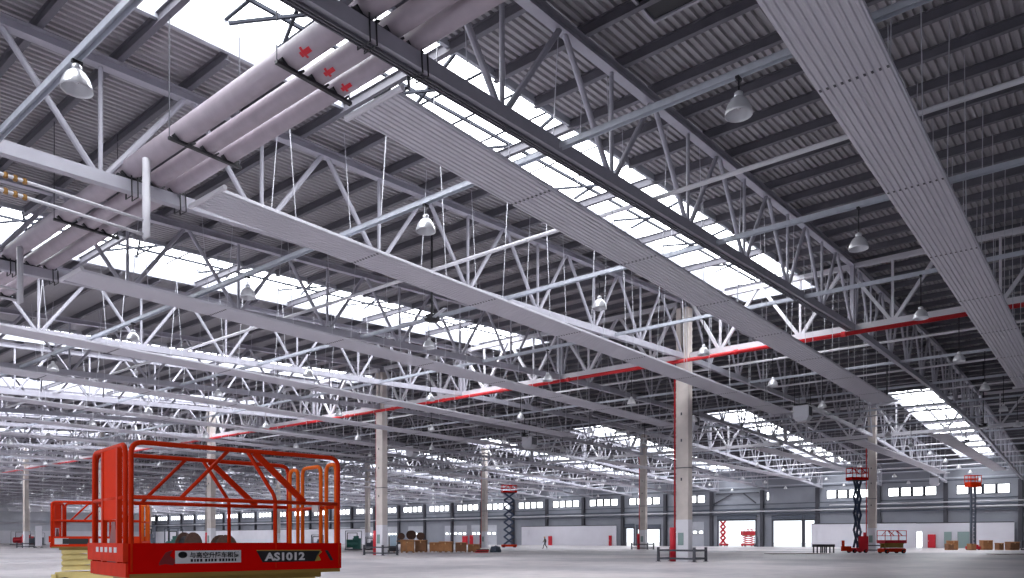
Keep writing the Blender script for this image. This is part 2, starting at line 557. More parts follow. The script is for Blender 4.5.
# ------------------------------------------------------------------ radiant heating panels
PY = [4.3, 12.88, 20.08, 29.75, 39.95, 49.7]
while PY[-1] < YE - 15: PY.append(PY[-1] + 9.8)
PZ = 11.1
PX = [(10.95, 57.35), (2 * XR - 57.35, 2 * XR - 10.95)]
PW = 1.48
def panel_parts(L):
    p = MB()
    nr = 10
    prof = []
    for i in range(nr):
        y = -PW / 2 + PW * i / nr; s = PW / nr
        prof += [(y, 0.03), (y + s * 0.22, 0.03), (y + s * 0.36, 0.0), (y + s * 0.64, 0.0), (y + s * 0.78, 0.03)]
    prof.append((PW / 2, 0.03)); prof.append((PW / 2, 0.12)); prof.append((-PW / 2, 0.12))
    k = len(prof)
    vs = [(x, y, z) for x in (0, L) for y, z in prof]
    fs = [(i, (i + 1) % k, k + (i + 1) % k, k + i) for i in range(k)]
    fs += [tuple(range(k)), tuple(k + i for i in reversed(range(k)))]
    p.add(vs, fs)
    return p
def seam(x):
    m = MB()
    for i in range(10):
        y = -PW / 2 + PW * (i + 0.5) / 10
        m.box(x - 0.04, x + 0.04, y - 0.022, y + 0.022, -0.015, 0.005)
    return m
for h, (xa, xb) in enumerate(PX):
    L = xb - xa
    proto = empty('heating_panel', (xa, PY[0], PZ))
    P = panel_parts(L)
    P.build('radiant_sheet', M['panel'], proto)
    for i in range(7):
        seam(5.65 + 6.1 * i if h == 0 else L - 5.65 - 6.1 * i).build('seam_clip', M['dark'], proto)
    for x in (-0.05, L + 0.05):
        m = MB(); m.tube([(x, -PW / 2 - 0.22, 0.07), (x, PW / 2 + 0.22, 0.07)], 0.07, 10); m.build('header_pipe', M['white_pipe'], proto)
    wires = []
    ph = (0.3, 1.8)[h]
    q0 = math.ceil((xa + 0.5 - ph) / 3.2667)
    for i in range(14):
        x = ph + 3.2667 * (q0 + i) - xa
        if x > L - 0.3: break
        for s in (-1, 1):
            m = MB()
            xt = x + 0.35 * (1 if (i + (s > 0)) % 2 else -1)
            m.tube([(x, s * (PW / 2 - 0.04), 0.1), (xt, s * (PW / 2 - 0.04), zdeck(xa + xt) - PZ - 0.03)], 0.014, 5)
            m.build('hanger_wire', M['wire'], proto); wires.append((m.v, m.f))
    w = MB(); w.add(P.v, P.f)
    for wv, wf in wires: w.add(wv, wf)
    single = None
    for j, y in enumerate(PY):
        if j < 7: o = proto if j == 0 else copy_tree(proto)
        elif single is None: single = w.build('heating_panel', M['panel']); o = single
        else: o = single.copy(); COL.objects.link(o)
        o.location = (xa, y, PZ)
        tag(o, 'long pale ribbed radiant heating panel hung below the %s roof slope, %s from the right' % (('near', 'far')[h], nth(j)), 'heating panel', 'radiant heating panels')

# ------------------------------------------------------------------ insulated pipes on their saddles
PIPES = [(9.52, 0.27), (10.22, 0.22), (10.80, 0.21)]
PZ0 = zb(10.2) + CH_B / 2 + 0.06
for i, (x, r) in enumerate(PIPES):
    t = empty('insulated_pipe', (x, YLOW, PZ0 + r))
    m = MB(); L = 75.0
    n = 60
    path = [(0, L * q / n, 0) for q in range(n + 1)]
    m.tube(path, r, 18)
    m.build('pipe_jacket', M['jacket'], t, smooth=True)
    # red flow arrow wrapped on the underside towards the camera
    m = MB()
    y0 = 13.1 + 0.15 * i - YLOW
    def wrap(a, y): return (-(r + 0.012) * math.sin(a), y, -(r + 0.012) * math.cos(a))
    pts = [(-0.13, 0.0), (0.13, 0.0), (0.13, 0.28), (0.3, 0.28), (0.0, 0.5), (-0.3, 0.28), (-0.13, 0.28)]
    for (a0, a1, ya, yb_) in ((0.3, 0.7, 0.0, 0.2), (0.05, 0.95, 0.2, 0.27), (0.3, 0.7, 0.27, 0.34)):
        m.add([wrap(a0, y0 + ya), wrap((a0 + a1) / 2, y0 + ya), wrap(a1, y0 + ya), wrap(a1, y0 + yb_), wrap((a0 + a1) / 2, y0 + yb_), wrap(a0, y0 + yb_)], [(0, 1, 4, 5), (1, 2, 3, 4)])
    m.build('flow_arrow', M['cabinet_red'], t)
    tag(t, ['thickest pinkish-grey insulated pipe, nearest the camera of three on black saddles', 'middle of the three pinkish-grey insulated pipes on black saddles', 'thinner insulated pipe, last of the three beside the heating panel ends'][i], 'pipe', 'insulated pipes')
def saddle_mesh(m, z):
    m.beam((9.12, 0, z), (11.12, 0, z), 0.10, 0.07)
    for x, r in PIPES:
        for s in (-1, 1):
            m.beam((x + s * (r + 0.02), 0, z + 0.13), (x + s * r * 0.55, 0, z + 0.02), 0.10, 0.05)
for k in range(1, 7):
    t = empty('pipe_saddle', (0, YT[k], 0))
    m = MB(); saddle_mesh(m, PZ0 - 0.035); m.build('cradle', M['black'], t)
    for x in (9.45, 9.62, 10.85, 11.02):
        m = MB()
        m.tube([(x, -0.16, PZ0), (x, -0.19, zb(x) - CH_B / 2 - 0.13), (x, 0.19, zb(x) - CH_B / 2 - 0.13), (x, 0.16, PZ0)], 0.02, 6)
        m.build('strap', M['black'], t)
    tag(t, 'black pipe saddle strapped over the bottom chord of the %s truss from the right' % nth(k), 'pipe saddle', 'pipe saddles')
HY = [5.2, 7.9, 13.95, 18.7, 26.3, 36.3, 46.1, 55.9]
for i, y in enumerate(HY):
    t = empty('pipe_hanger', (0, y, 0))
    m = MB(); saddle_mesh(m, PZ0 - 0.035); m.build('cradle', M['black'], t)
    for x in (9.14, 11.08):
        m = MB(); m.tube([(x, 0, PZ0), (x, 0, zdeck(x) + 0.01)], 0.014, 5); m.build('rod', M['dark'], t)
    tag(t, 'black pipe hanger bar on two thin rods between trusses, %s from the right' % nth(i), 'pipe hanger', 'pipe hangers')

# white feed pipes dropping from the pipes to the panel ends
def feed(y, z0, z1, xl, xe, label):
    t = empty('feed_pipe', (9.34, y, z1))
    m = MB()
    m.tube([(0, 0, z0 - z1), (0, 0, 0.02), (0.02, 0, 0)], 0.10, 10); m.build('drop_pipe', M['white_pipe'], t, smooth=True)
    for q, dz in enumerate((0.08, 0.46)):
        m = MB(); m.tube([(0.0, 0.0, dz), (xl - 9.34, 0, dz)], 0.045, 8); m.build('branch_pipe', M['white_pipe'], t, smooth=True)
        v = MB()
        for s in range(3):
            xx = xl - 9.34 + 0.15 + s * 0.2
            v.lathe([(0.04, -0.07), (0.06, -0.04), (0.06, 0.04), (0.04, 0.07)], 8, (xx, 0, dz))
        v.tube([(xl - 9.34 + 0.05, 0, dz), (xl - 9.34 + 0.68, 0, dz)], 0.042, 8)
        v.build('valve', M['brass'], t)
    tag(t, label, 'pipe')
    return t
feed(20.4, 11.75, 9.6, 5.9, 0, 'white feed pipe dropping below the second truss with two long branches and brass valves')
feed(30.0, 11.75, 9.75, 8.0, 0, 'white feed pipe dropping beside the fourth heating panel end')
m = MB()
for i, (y, w) in enumerate(((12.88, 1),)):
    pass
def loop_pipe(x, y, label):
    m = MB()
    m.tube([(x - 0.12, y, PZ0 + 0.1), (x - 0.12, y, PZ + 0.5), (x - 0.1, y, PZ + 0.22), (x - 0.1, y + 0.5, PZ + 0.22)], 0.04, 8)
    m.tube([(x - 0.2, y + 0.5, PZ + 0.3), (x - 0.2, y + 1.0, PZ + 0.3)], 0.045, 8)
    tag(m.build('inlet_pipe', M['dark'], loc=(x, y, PZ)), label, 'pipe')
loop_pipe(11.25, 12.0, 'thin grey inlet pipe bent down to the second heating panel end')

# cable tray along the first truss
m = MB()
tx0, tx1 = 2.0, XA - 0.6
zt0 = lambda x: zb(x) - CH_B / 2 - 0.02
for dy in (-0.06, 0.02, 0.1):
    m.beam((tx0, YT[1] + 0.06 + dy, zt0(tx0) - 0.03), (tx1, YT[1] + 0.06 + dy, zt0(tx1) - 0.03), 0.03, 0.06)
tag(m.build('cable_tray', M['purlin'], loc=(tx0, YT[1], zt0(tx0))), 'thin cable runs fixed under the dark bottom chord nearest the camera', 'cable tray')

# red sprinkler main with couplings, and its risers on the columns
t = empty('sprinkler_main', (43.62, YLOW, 12.82))
m = MB(); m.tube([(0, 0, 0), (0, 170, 0)], 0.12, 12); m.build('main_pipe', M['red_pipe'], t, smooth=True)
for i in range(26):
    y = 2.2 + 6.2 * i
    m = MB(); m.tube([(0, y - 0.12, 0), (0, y + 0.12, 0)], 0.155, 12); m.build('coupling', M['red_pipe'], t)
tag(t, 'long red sprinkler main running across the hall past the near columns', 'pipe')
for i, y in enumerate(CY[:5]):
    for h, x in enumerate((XA, XB)):
        if h == 1 and i > 2: continue
        t = empty('fire_riser', (x - 0.12, y + 0.74, 0))
        m = MB(); m.tube([(0, 0, 0), (0, 0, 2.2)], 0.2, 12); m.build('pipe_guard', M['cabinet_red'], t, smooth=True)
        m = MB(); m.tube([(0, -0.14, 2.15), (0, -0.14, 12.6), (-0.3, -0.14, 12.75)], 0.06, 8); m.build('riser_pipe', M['red_pipe'], t, smooth=True)
        tag(t, 'red fire riser with thick lower guard beside the %s column from the right, %s row' % (nth(i), ('near', 'far')[h]), 'pipe', 'fire risers')

# dark guard rails round the column feet
def barrier(x, y, w, d, label):
    t = empty('guard_rail', (x, y, 0))
    ps = [(-d, -w), (-d, w), (d, w), (d, -w)]
    for px, py in ps:
        m = MB(); m.box(px - 0.07, px + 0.07, py - 0.07, py + 0.07, 0, 0.92); m.box(px - 0.13, px + 0.13, py - 0.13, py + 0.13, 0, 0.03)
        m.build('post', M['dark'], t)
    for a, b in zip(ps, ps[1:] + ps[:1]):
        for z in (0.2, 0.72):
            m = MB(); m.beam((a[0], a[1], z), (b[0], b[1], z), 0.06, 0.12); m.build('rail', M['dark'], t)
    tag(t, label, 'guard rail', 'column guard rails')
for i in range(5): barrier(XA, CY[i] + 0.15, 1.25, 0.85, 'dark steel guard rail round the foot of the %s near column from the right' % nth(i))
for i in range(2): barrier(XB, CY[i] + 0.15, 1.25, 0.85, 'dark steel guard rail round the foot of the %s far column from the right' % nth(i))

# unit heaters hanging under the ridge
def unit_heater(x, y, z, label):
    t = empty('unit_heater', (x, y, z))
    m = MB()
    w = 0.62
    m.add([(-0.5, -w, 0.6), (0.5, -w, 0.6), (0.5, w, 0.6), (-0.5, w, 0.6), (-0.5, -w, -0.3), (0.5, -w, -0.3), (0.5, w, -0.3), (-0.5, w, -0.3),
           (-0.35, -w + 0.2, -0.6), (0.35, -w + 0.2, -0.6), (0.35, w - 0.2, -0.6), (-0.35, w - 0.2, -0.6)],
          [(0, 1, 2, 3), (0, 4, 5, 1), (1, 5, 6, 2), (2, 6, 7, 3), (3, 7, 4, 0), (4, 8, 9, 5), (5, 9, 10, 6), (6, 10, 11, 7), (7, 11, 8, 4), (11, 10, 9, 8)])
    m.build('casing', M['heater'], t)
    m = MB()
    for q in range(7): m.box(-0.4 + q * 0.12, -0.34 + q * 0.12, -w - 0.02, -w, -0.22, 0.5)
    m.build('louvre', M['dark'], t)
    m = MB()
    m.box(-0.62, 0.62, -0.5, 0.5, 0.62, 0.72)
    for a in (-0.55, 0.55):
        for b in (-0.45, 0.45): m.tube([(a, b, 0.7), (a, b, zdeck(x) - z - 0.01)], 0.025, 5)
    m.build('bracket', M['black'], t)
    tag(t, label, 'heater', 'unit heaters')
unit_heater(60.6, 19.5, 11.45, 'boxy grey unit heater hanging at the end of the third heating panel')
unit_heater(60.5, 29.1, 11.6, 'boxy grey unit heater hanging just right of the nearest column')
unit_heater(60.5, 47.0, 11.35, 'boxy grey unit heater hanging above the piled cardboard boxes')
unit_heater(60.0, 64.0, 11.7, 'boxy grey unit heater hanging just right of the second near column')
unit_heater(125.8, 21.2, 10.0, 'pale grey unit heater hanging before the high windows of the far wall')

# small dark ceiling fans on rods
def fan(x, y, z, label, rad=2.0):
    t = empty('ceiling_fan', (x, y, z))
    m = MB(); m.tube([(0, 0, 0.1), (0, 0, zdeck(x) - z + 0.01)], 0.05, 6); m.build('rod', M['black'], t)
    m = MB(); m.lathe([(0.1, -0.18), (0.32, -0.14), (0.36, 0.0), (0.3, 0.12), (0.1, 0.16)], 16); m.build('hub', M['black'], t, smooth=True)
    for q in range(5):
        a = q * 2 * math.pi / 5 + 0.5
        m = MB(); c, s = math.cos(a), math.sin(a)
        m.beam((0.3 * c, 0.3 * s, -0.04), (rad * c, rad * s, -0.04), 0.16, 0.03); m.build('blade', M['galv'], t)
    tag(t, label, 'ceiling fan', 'ceiling fans')
fan(23.9, 24.2, 11.5, 'black-hubbed ceiling fan hanging between the third and fourth heating panels', 1.8)
fan(58.6, 12.9, 11.55, 'black-hubbed ceiling fan hanging off the end of the second heating panel')
fan(77.0, 9.2, 11.5, 'black-hubbed ceiling fan hanging right of the far rooflight', 1.6)
fan(92.2, 12.6, 11.9, 'black-hubbed ceiling fan hanging above the far slope heating panel', 1.6)
fan(125.5, 12.5, 11.6, 'black-hubbed ceiling fan hanging closest to the far wall', 1.6)
fan(57.5, 45.3, 11.7, 'black-hubbed ceiling fan hanging above the unit heater near the box piles', 1.8)

# dark smoke hatch in the roof sheet
x, y = 17.1, 8.85
t = empty('roof_hatch', (x, y, zdeck(x)))
m = MB()
for a, b, c, d in ((-0.9, 0.9, -0.9, -0.82), (-0.9, 0.9, 0.82, 0.9), (-0.9, -0.82, -0.82, 0.82), (0.82, 0.9, -0.82, 0.82)): m.box(a, b, c, d, -0.22, 0.02)
m.build('hatch_frame', M['steel'], t)
m = MB(); m.box(-0.82, 0.82, -0.82, 0.82, -0.16, -0.12); m.build('hatch_cover', M['black'], t)
tag(t, 'black square roof hatch set in the corrugated sheet at the top edge', 'roof hatch')
#PART2
# ------------------------------------------------------------------ far wall, its posts, windows and dock doors
def at(r, d):                      # survey point: r metres right of and d metres ahead of the camera stand
    return (AX[0] * r + AX[1] * d, BX[0] * r + BX[1] * d)

WT = zdeck(X1) + 0.3
POSTS = [1.55 + 10.15 * k for k in range(30)]
wins = []
for k, p in enumerate(POSTS):
    if k in (4, 5): continue
    a, b = (p + 1.35, p + 8.7)
    if k == 6: a, b = p + 1.5, p + 5.0
    wins.append((a, b, 8.7, 10.2, 4 if k != 6 else 2))
wins.append((51.0, 51.6, 8.75, 10.3, 1))
doors = [(42.75, 44.5, 0, 4.85, 'open'), (45.0, 50.3, 0, 4.85, 'open'), (53.7, 61.1, 0, 5.0, 'open'), (74.0, 79.3, 0, 3.5, 'half'), (80.2, 82.1, 0, 3.7, 'open')]
shut = [(64.2, 70.6), (118.6, 127.0), (128.6, 136.4), (144.0, 150.3), (153.6, 159.8)]
shut += [(a, a + 6.6) for a in (164.0, 174.2, 184.3, 194.5, 204.6)]
holes = [(a, b, z0, z1) for a, b, z0, z1, n in wins] + [(a, b, z0, z1) for a, b, z0, z1, k in doors]
ys = sorted({YLOW - 2, YE} | {h[0] for h in holes} | {h[1] for h in holes})
m = MB()
for a, b in zip(ys[:-1], ys[1:]):
    if b - a < 1e-3: continue
    mid = (a + b) / 2
    zs = 0.0
    for h in sorted([h for h in holes if h[0] < mid < h[1]], key=lambda h: h[2]):
        if h[2] > zs: m.box(X1, X1 + 0.25, a, b, zs, h[2])
        zs = h[3]
    m.box(X1, X1 + 0.25, a, b, zs, WT)
struct(m.build('wall_far', M['clad']))
m = MB(); m.box(X0, X1 + 0.25, YE, YE + 0.25, 0, zdeck(XR))
struct(m.build('wall_left', M['clad_pale']))
m = MB(); m.box(X0 + 1, X1 - 2, YE - 0.6, YE - 0.45, 0, 4.4); struct(m.build('wall_partition_left', M['white_wall']))
m = MB(); m.box(X0 + 1, X1 - 2, YE - 0.3, YE - 0.05, 6.9, 7.3); struct(m.build('trim_left', M['white_pipe']))
m = MB(); m.box(X0, X1 + 0.25, YLOW - 2.25, YLOW - 2, 0, zdeck(XR)); struct(m.build('wall_right', M['clad']))
m = MB(); m.box(X0 - 0.3, X0 - 0.05, YLOW - 2, YE, 0, 1.2); m.box(X0 - 0.3, X0 - 0.05, YLOW - 2, YE, 6.2, zdeck(X0) + 0.3); struct(m.build('wall_near', M['clad_pale']))  # unseen wall behind the camera; open band added to let sky fill in
for i, (a, b, z0, z1, n) in enumerate(wins):
    t = empty('window_%d' % (i + 1), (X1, a, z0)); struct(t)
    w = b - a; h = z1 - z0
    m = MB()
    m.box(-0.05, 0.2, 0, w, 0, 0.08); m.box(-0.05, 0.2, 0, w, h - 0.08, h)
    for q in range(n + 1):
        y = q * w / n; t_ = 0.4 if 0 < q < n else 0.2
        m.box(-0.05, 0.2, max(0, y - t_ / 2), min(w, y + t_ / 2), 0, h)
    struct(m.build('window_frame', M['bar'], t))
    m = MB(); m.box(0.1, 0.13, 0.02, w - 0.02, 0.02, h - 0.02)
    struct(m.build('window_pane', M['win_pane'], t))
for i, (a, b, z0, z1, k) in enumerate(doors):
    t = empty('door_%d' % (i + 1), (X1, a, 0)); struct(t)
    w = b - a
    m = MB()
    m.box(-0.12, 0.3, -0.25, 0, 0, z1 + 0.25); m.box(-0.12, 0.3, w, w + 0.25, 0, z1 + 0.25); m.box(-0.12, 0.3, 0, w, z1, z1 + 0.25)
    struct(m.build('door_frame', M['dark'], t))
    m = MB(); m.box(-0.35, -0.02, -0.2, w + 0.2, z1 + 0.25, z1 + 1.0)
    n = int(w / 0.8)
    for q in range(n): m.beam((-0.36, q * w / n, z1 + 0.3), (-0.36, (q + 0.6) * w / n, z1 + 0.95), 0.04, 0.07)
    struct(m.build('door_header', M['machine_grey'], t))
for i, (a, b) in enumerate(shut):
    t = empty('door_%d' % (len(doors) + i + 1), (X1, a, 0)); struct(t)
    w = b - a
    m = MB(); m.box(-0.06, -0.01, 0, w, 0, 4.9)
    for z in (0.8, 1.6, 2.4, 3.2, 4.0): m.box(-0.075, -0.06, 0, w, z, z + 0.04)
    struct(m.build('door_panel', M['clad_pale'], t))
    m = MB(); n = 5
    for q in range(n): m.box(-0.08, -0.061, (q + 0.2) * w / n, (q + 0.75) * w / n, 2.6, 3.05)
    struct(m.build('door_light', M['win_pane'], t))
# horizontal ledges, gutter pipes, posts
m = MB()
m.box(X1 - 0.5, X1, YLOW, YE, 6.95, 7.25); m.box(X1 - 0.45, X1, YLOW, YE, 6.1, 6.35)
for z in (8.0, 11.0, 13.0): m.box(X1 - 0.12, X1, YLOW, YE, z, z + 0.14)
struct(m.build('trim_1', M['machine_grey']))
m = MB(); m.tube([(X1 - 0.6, YLOW, 6.7), (X1 - 0.6, YE, 6.7)], 0.12, 8); m.tube([(X1 - 0.6, YLOW, 7.5), (X1 - 0.6, 40, 7.5)], 0.09, 8)
struct(m.build('trim_2', M['white_pipe']))
for k, y in enumerate(POSTS):
    m = MB(); m.ibeam((X1 - 0.3, y, 0), (X1 - 0.3, y, zb(X1)), 0.5, 0.5, 0.05)
    m = MB()
    m.box(X1 - 0.62, X1 - 0.58, y - 0.3, y + 0.3, 0, zb(X1)); m.box(X1 - 0.08, X1 - 0.02, y - 0.3, y + 0.3, 0, zb(X1)); m.box(X1 - 0.58, X1 - 0.08, y - 0.03, y + 0.03, 0, zb(X1))
    struct(m.build('trim_post_%d' % (k + 1), M['dark']))
# knee braces on the blind bay
m = MB(); m.beam((X1 - 0.3, 53.5, 8.3), (X1 - 0.3, 56.0, 10.3), 0.2, 0.2); m.beam((X1 - 0.3, 62.0, 8.3), (X1 - 0.3, 58.0, 10.3), 0.2, 0.2); m.beam((X1 - 0.3, 53.0, 10.3), (X1 - 0.3, 61.5, 10.3), 0.2, 0.2)
struct(m.build('trim_3', M['dark']))
# white inner partitions with dark coping
PXW = X1 - 0.9
for i, (a, b, z) in enumerate(((12.45, 25.1, 4.05), (26.05, 43.0, 4.1), (83.9, 110.0, 4.35), (166.0, 300.0, 4.4))):
    m = MB(); m.box(PXW - 0.12, PXW, a, b, 0, z)
    if i == 0: m.box(PXW - 0.12, PXW, 25.1, 26.05, 2.75, 4.05)
    struct(m.build('wall_partition_%d' % (i + 1), M['white_wall']))
    m = MB(); m.box(PXW - 0.16, PXW + 0.04, a, b if i else 26.05, z, z + 0.14)
    struct(m.build('trim_coping_%d' % (i + 1), M['dark']))
t = empty('door_20', (PXW, 25.1, 0)); struct(t)
m = MB(); m.box(-0.16, 0.04, 0, 0.06, 0, 2.75); m.box(-0.16, 0.04, 0.89, 0.95, 0, 2.75); m.box(-0.16, 0.04, 0.06, 0.89, 2.69, 2.75)
struct(m.build('door_frame', M['bar'], t))
m = MB(); m.box(-0.05, -0.02, 0.07, 0.88, 0.05, 2.68)
struct(m.build('door_pane', M['win_pane'], t))

# ------------------------------------------------------------------ scissor lifts
def text(name, body, size, m, parent, loc, rot, sx=1.0, off=0.0):
    cu = bpy.data.curves.new(name, 'FONT')
    cu.body = body; cu.size = size; cu.offset = off; cu.extrude = 0.001
    cu.resolution_u = 3
    cu.materials.append(m)
    tmp = bpy.data.objects.new(name + '_outline', cu); COL.objects.link(tmp)
    bpy.context.view_layer.update()
    me = bpy.data.meshes.new_from_object(tmp.evaluated_get(bpy.context.evaluated_depsgraph_get()))
    bpy.data.objects.remove(tmp)
    o = bpy.data.objects.new(name, me); COL.objects.link(o)
    o.parent = parent; o.location = loc; o.rotation_euler = rot; o.scale = (sx, 1, 1)
    return o

def arc_path(p0, p1, p2, r=0.1, n=5):
    """two legs p0-p1-p2 with the corner p1 rounded"""
    p0, p1, p2 = Vector(p0), Vector(p1), Vector(p2)
    a = p1 + (p0 - p1).normalized() * r; b = p1 + (p2 - p1).normalized() * r
    out = []
    for i in range(n + 1):
        t = i / n
        out.append((1 - t) ** 2 * a + 2 * t * (1 - t) * p1 + t * t * b)
    return out

def chain(pts, r=0.1):
    out = [Vector(pts[0])]
    for a, b, c in zip(pts, pts[1:], pts[2:]): out += arc_path(a, b, c, r)
    out.append(Vector(pts[-1]))
    return out

def scissor_lift(loc, rz, label, zf=1.12, L=2.23, W=1.15, pairs=4, paint='lift_orange', panel='lift_red', arm='cream', base='lift_orange', rt=0.024, group='scissor lifts', ext=False, toe=0.285, low=False, power=False):
    t = empty('scissor_lift', (loc[0], loc[1], 0), rz)
    zt_ = zf + toe; zr = zf + 1.245; zm = zf + 0.725
    seg = 8 if not low else 6
    # chassis and wheels
    m = MB(); m.box(0.05, L - 0.05, 0.2, W - 0.2, 0.14, 0.52); m.box(-0.02, 0.1, 0.12, W - 0.12, 0.18, 0.46); m.box(L - 0.1, L + 0.02, 0.12, W - 0.12, 0.18, 0.46)
    m.box(0.55, L - 0.55, 0.05, W - 0.05, 0.2, 0.48)
    m.build('chassis', M[base], t)
    for x in (0.3, L - 0.3):
        for y in (0.1, W - 0.1):
            m = MB(); m.tube([(x, y - 0.09, 0.19), (x, y + 0.09, 0.19)], 0.19, 16); w = m.build('wheel', M['tyre'], t)
            m = MB(); m.tube([(x, y - 0.095, 0.19), (x, y + 0.095, 0.19)], 0.09, 12); m.build('wheel_hub', M[base], w)
    if power:
        m = MB(); m.box(L * 0.45, L * 0.98, 0.02, 0.2, 0.3, 1.75); m.build('power_unit', M[base], t)
        m = MB(); m.box(-1.0, 0.0, 0.2, 0.5, 0.2, 0.7); m.box(-0.95, -0.75, 0.25, 0.45, 0.7, 1.3); m.build('outrigger', M['lift_orange'], t)
    # arms
    h0, h1 = 0.56, zf - 0.05
    dh = (h1 - h0) / pairs
    span = L - 0.4
    run = math.sqrt(max(0.2, (span * 1.0) ** 2 - dh * dh)) if ext else span
    xa_, xb_ = 0.2, 0.2 + run
    if ext: xa_, xb_ = L / 2 - run / 2, L / 2 + run / 2
    for q in range(pairs):
        z0, z1 = h0 + q * dh, h0 + (q + 1) * dh
        e = 0.05 if not ext else 0.0
        for y, s in ((0.26, 1), (0.34, -1), (W - 0.34, -1), (W - 0.26, 1)):
            m = MB()
            p, q2 = ((xa_, y, z0 + e), (xb_, y, z1 - e)) if s > 0 else ((xb_, y, z0 + e), (xa_, y, z1 - e))
            m.beam(p, q2, 0.05 if not ext else 0.09, 0.11 if not ext else 0.2)
            am = m.build('scissor_arm', M[arm], t)
            if not low and y in (0.26,):
                m = MB(); m.tube([((xa_ + xb_) / 2, 0.2, (z0 + z1) / 2), ((xa_ + xb_) / 2, W - 0.2, (z0 + z1) / 2)], 0.035, 8)
                m.build('pivot_pin', M['dark'], t)
    # platform
    m = MB(); m.box(0.0, L, 0.03, W - 0.03, zf - 0.04, zf + 0.03); m.box(0.15, L - 0.15, 0.2, W - 0.2, zf - 0.1, zf - 0.04)
    m.build('platform_deck', M['olive'] if arm != 'lift_blue' else M['dark'], t)
    m = MB(); m.box(0, L, 0, 0.035, zf, zt_); near = m.build('side_panel', M[panel], t)
    m = MB(); m.box(0, L, W - 0.035, W, zf, zt_); m.build('side_panel', M[panel], t)
    m = MB(); m.box(-0.02, 0.015, 0.01, W - 0.01, zf - 0.03, zf + 0.1); m.box(-0.045, 0.0, 0.0, W, zf + 0.115, zt_ + 0.005)
    endp = m.build('end_panel', M['lift_fade'] if not low else M[panel], t)
    m = MB(); m.box(L - 0.015, L + 0.015, 0.03, W - 0.03, zf, zf + 0.15); m.build('end_panel', M[panel], t)
    # guard rails on both long sides
    k = L / 2.23
    for y in (0.02, W - 0.02):
        m = MB()
        m.tube(chain([(0.03, y, zf + 0.02), (0.03, y, zr), (L - 0.03, y, zr), (L - 0.03, y, zf + 0.02)], 0.11), rt, seg)
        m.build('top_rail', M[paint], t, smooth=True)
        m = MB(); m.tube([(0.03, y, zm), (L - 0.03, y, zm)], rt * 0.85, seg); m.build('mid_rail', M[paint], t, smooth=True)
        m = MB(); m.tube([(0.475 * k, y, zm), (0.95 * k, y, zr - 0.01)], rt * 0.8, seg); m.build('brace', M[paint], t, smooth=True)
        m = MB(); m.tube(chain([(1.15 * k, y, zr - 0.01), (1.45 * k, y, zm + 0.05), (1.45 * k, y, zf + 0.02)], 0.06), rt * 0.9, seg); m.build('bent_post', M[paint], t, smooth=True)
        m = MB(); m.beam((1.22 * k, y, zr - 0.01), (1.78 * k, y, zm + 0.01), 0.03, rt * 2.6); m.build('brace', M[paint], t)
        if not low:
            m = MB(); m.tube([(0.02 * k, y, zm - 0.01), (0.42 * k, y, zr - 0.09)] if False else [(0.1, y, zm), (0.1, y, zm + 0.001)], 0.02, 6)
    # end frame with plate (x = 0) and entry gate with rounded hoops (x = L)
    if not low:
        m = MB(); m.tube(chain([(0.0, 0.09, zf + 0.1), (0.0, 0.09, zr - 0.02), (0.0, W - 0.09, zr - 0.02), (0.0, W - 0.09, zf + 0.1)], 0.1), rt, seg); m.build('end_rail', M[paint], t, smooth=True)
        m = MB(); m.tube([(0, 0.09, zm), (0, W - 0.09, zm)], rt * 0.85, seg); m.build('end_rail', M[paint], t, smooth=True)
        m = MB(); m.box(-0.015, 0.01, 0.3, 0.8, zf + 0.52, zr - 0.03); m.build('end_plate', M['plate_orange'], t)
        for y in (0.29, 0.81):
            m = MB(); m.box(-0.025, 0.02, y - 0.025, y + 0.025, zf + 0.1, zr - 0.04); m.build('plate_post', M[paint], t)
        m = MB(); m.add([(0.005, 0.33, zf + 0.1), (0.005, 0.74, zf + 0.1), (0.005, 0.56, zf + 0.5), (0.005, 0.46, zf + 0.5), (0.02, 0.33, zf + 0.1), (0.02, 0.74, zf + 0.1), (0.02, 0.56, zf + 0.5), (0.02, 0.46, zf + 0.5)],
                        [(0, 1, 2, 3), (7, 6, 5, 4), (0, 4, 5, 1), (1, 5, 6, 2), (2, 6, 7, 3), (3, 7, 4, 0)]); m.build('gusset', M['decal_dark'], t)
        for a, b in ((0.06, 0.26), (0.38, 0.79), (0.90, 1.09)):
            a *= W / 1.15; b *= W / 1.15
            m = MB(); m.tube(chain([(L - 0.03, a, zf + 0.02), (L - 0.03, a, zr - 0.06), (L - 0.03, b, zr - 0.06), (L - 0.03, b, zf + 0.02)], 0.09), rt * 0.95, seg); m.build('gate_hoop', M['gate_sunlit_orange'] if paint == 'lift_orange' else M[paint], t, smooth=True)
        m = MB(); m.tube([(L - 0.03, 0.06, zm - 0.03), (L - 0.03, W - 0.06, zm - 0.03)], rt * 0.85, seg); m.build('gate_bar', M[paint], t, smooth=True)
        m = MB(); m.box(L - 0.08, L - 0.06, 0.40, 0.55, zm - 0.08, zm + 0.03); m.build('gate_label', M['decal_white'], t)
    else:
        for x in (0.03, L - 0.03):
            m = MB(); m.tube([(x, 0.02, zr), (x, W - 0.02, zr)], rt, seg); m.tube([(x, 0.02, zm), (x, W - 0.02, zm)], rt, seg); m.build('end_rail', M[paint], t)
    tag(t, label, 'scissor lift', group)
    return t, near, endp

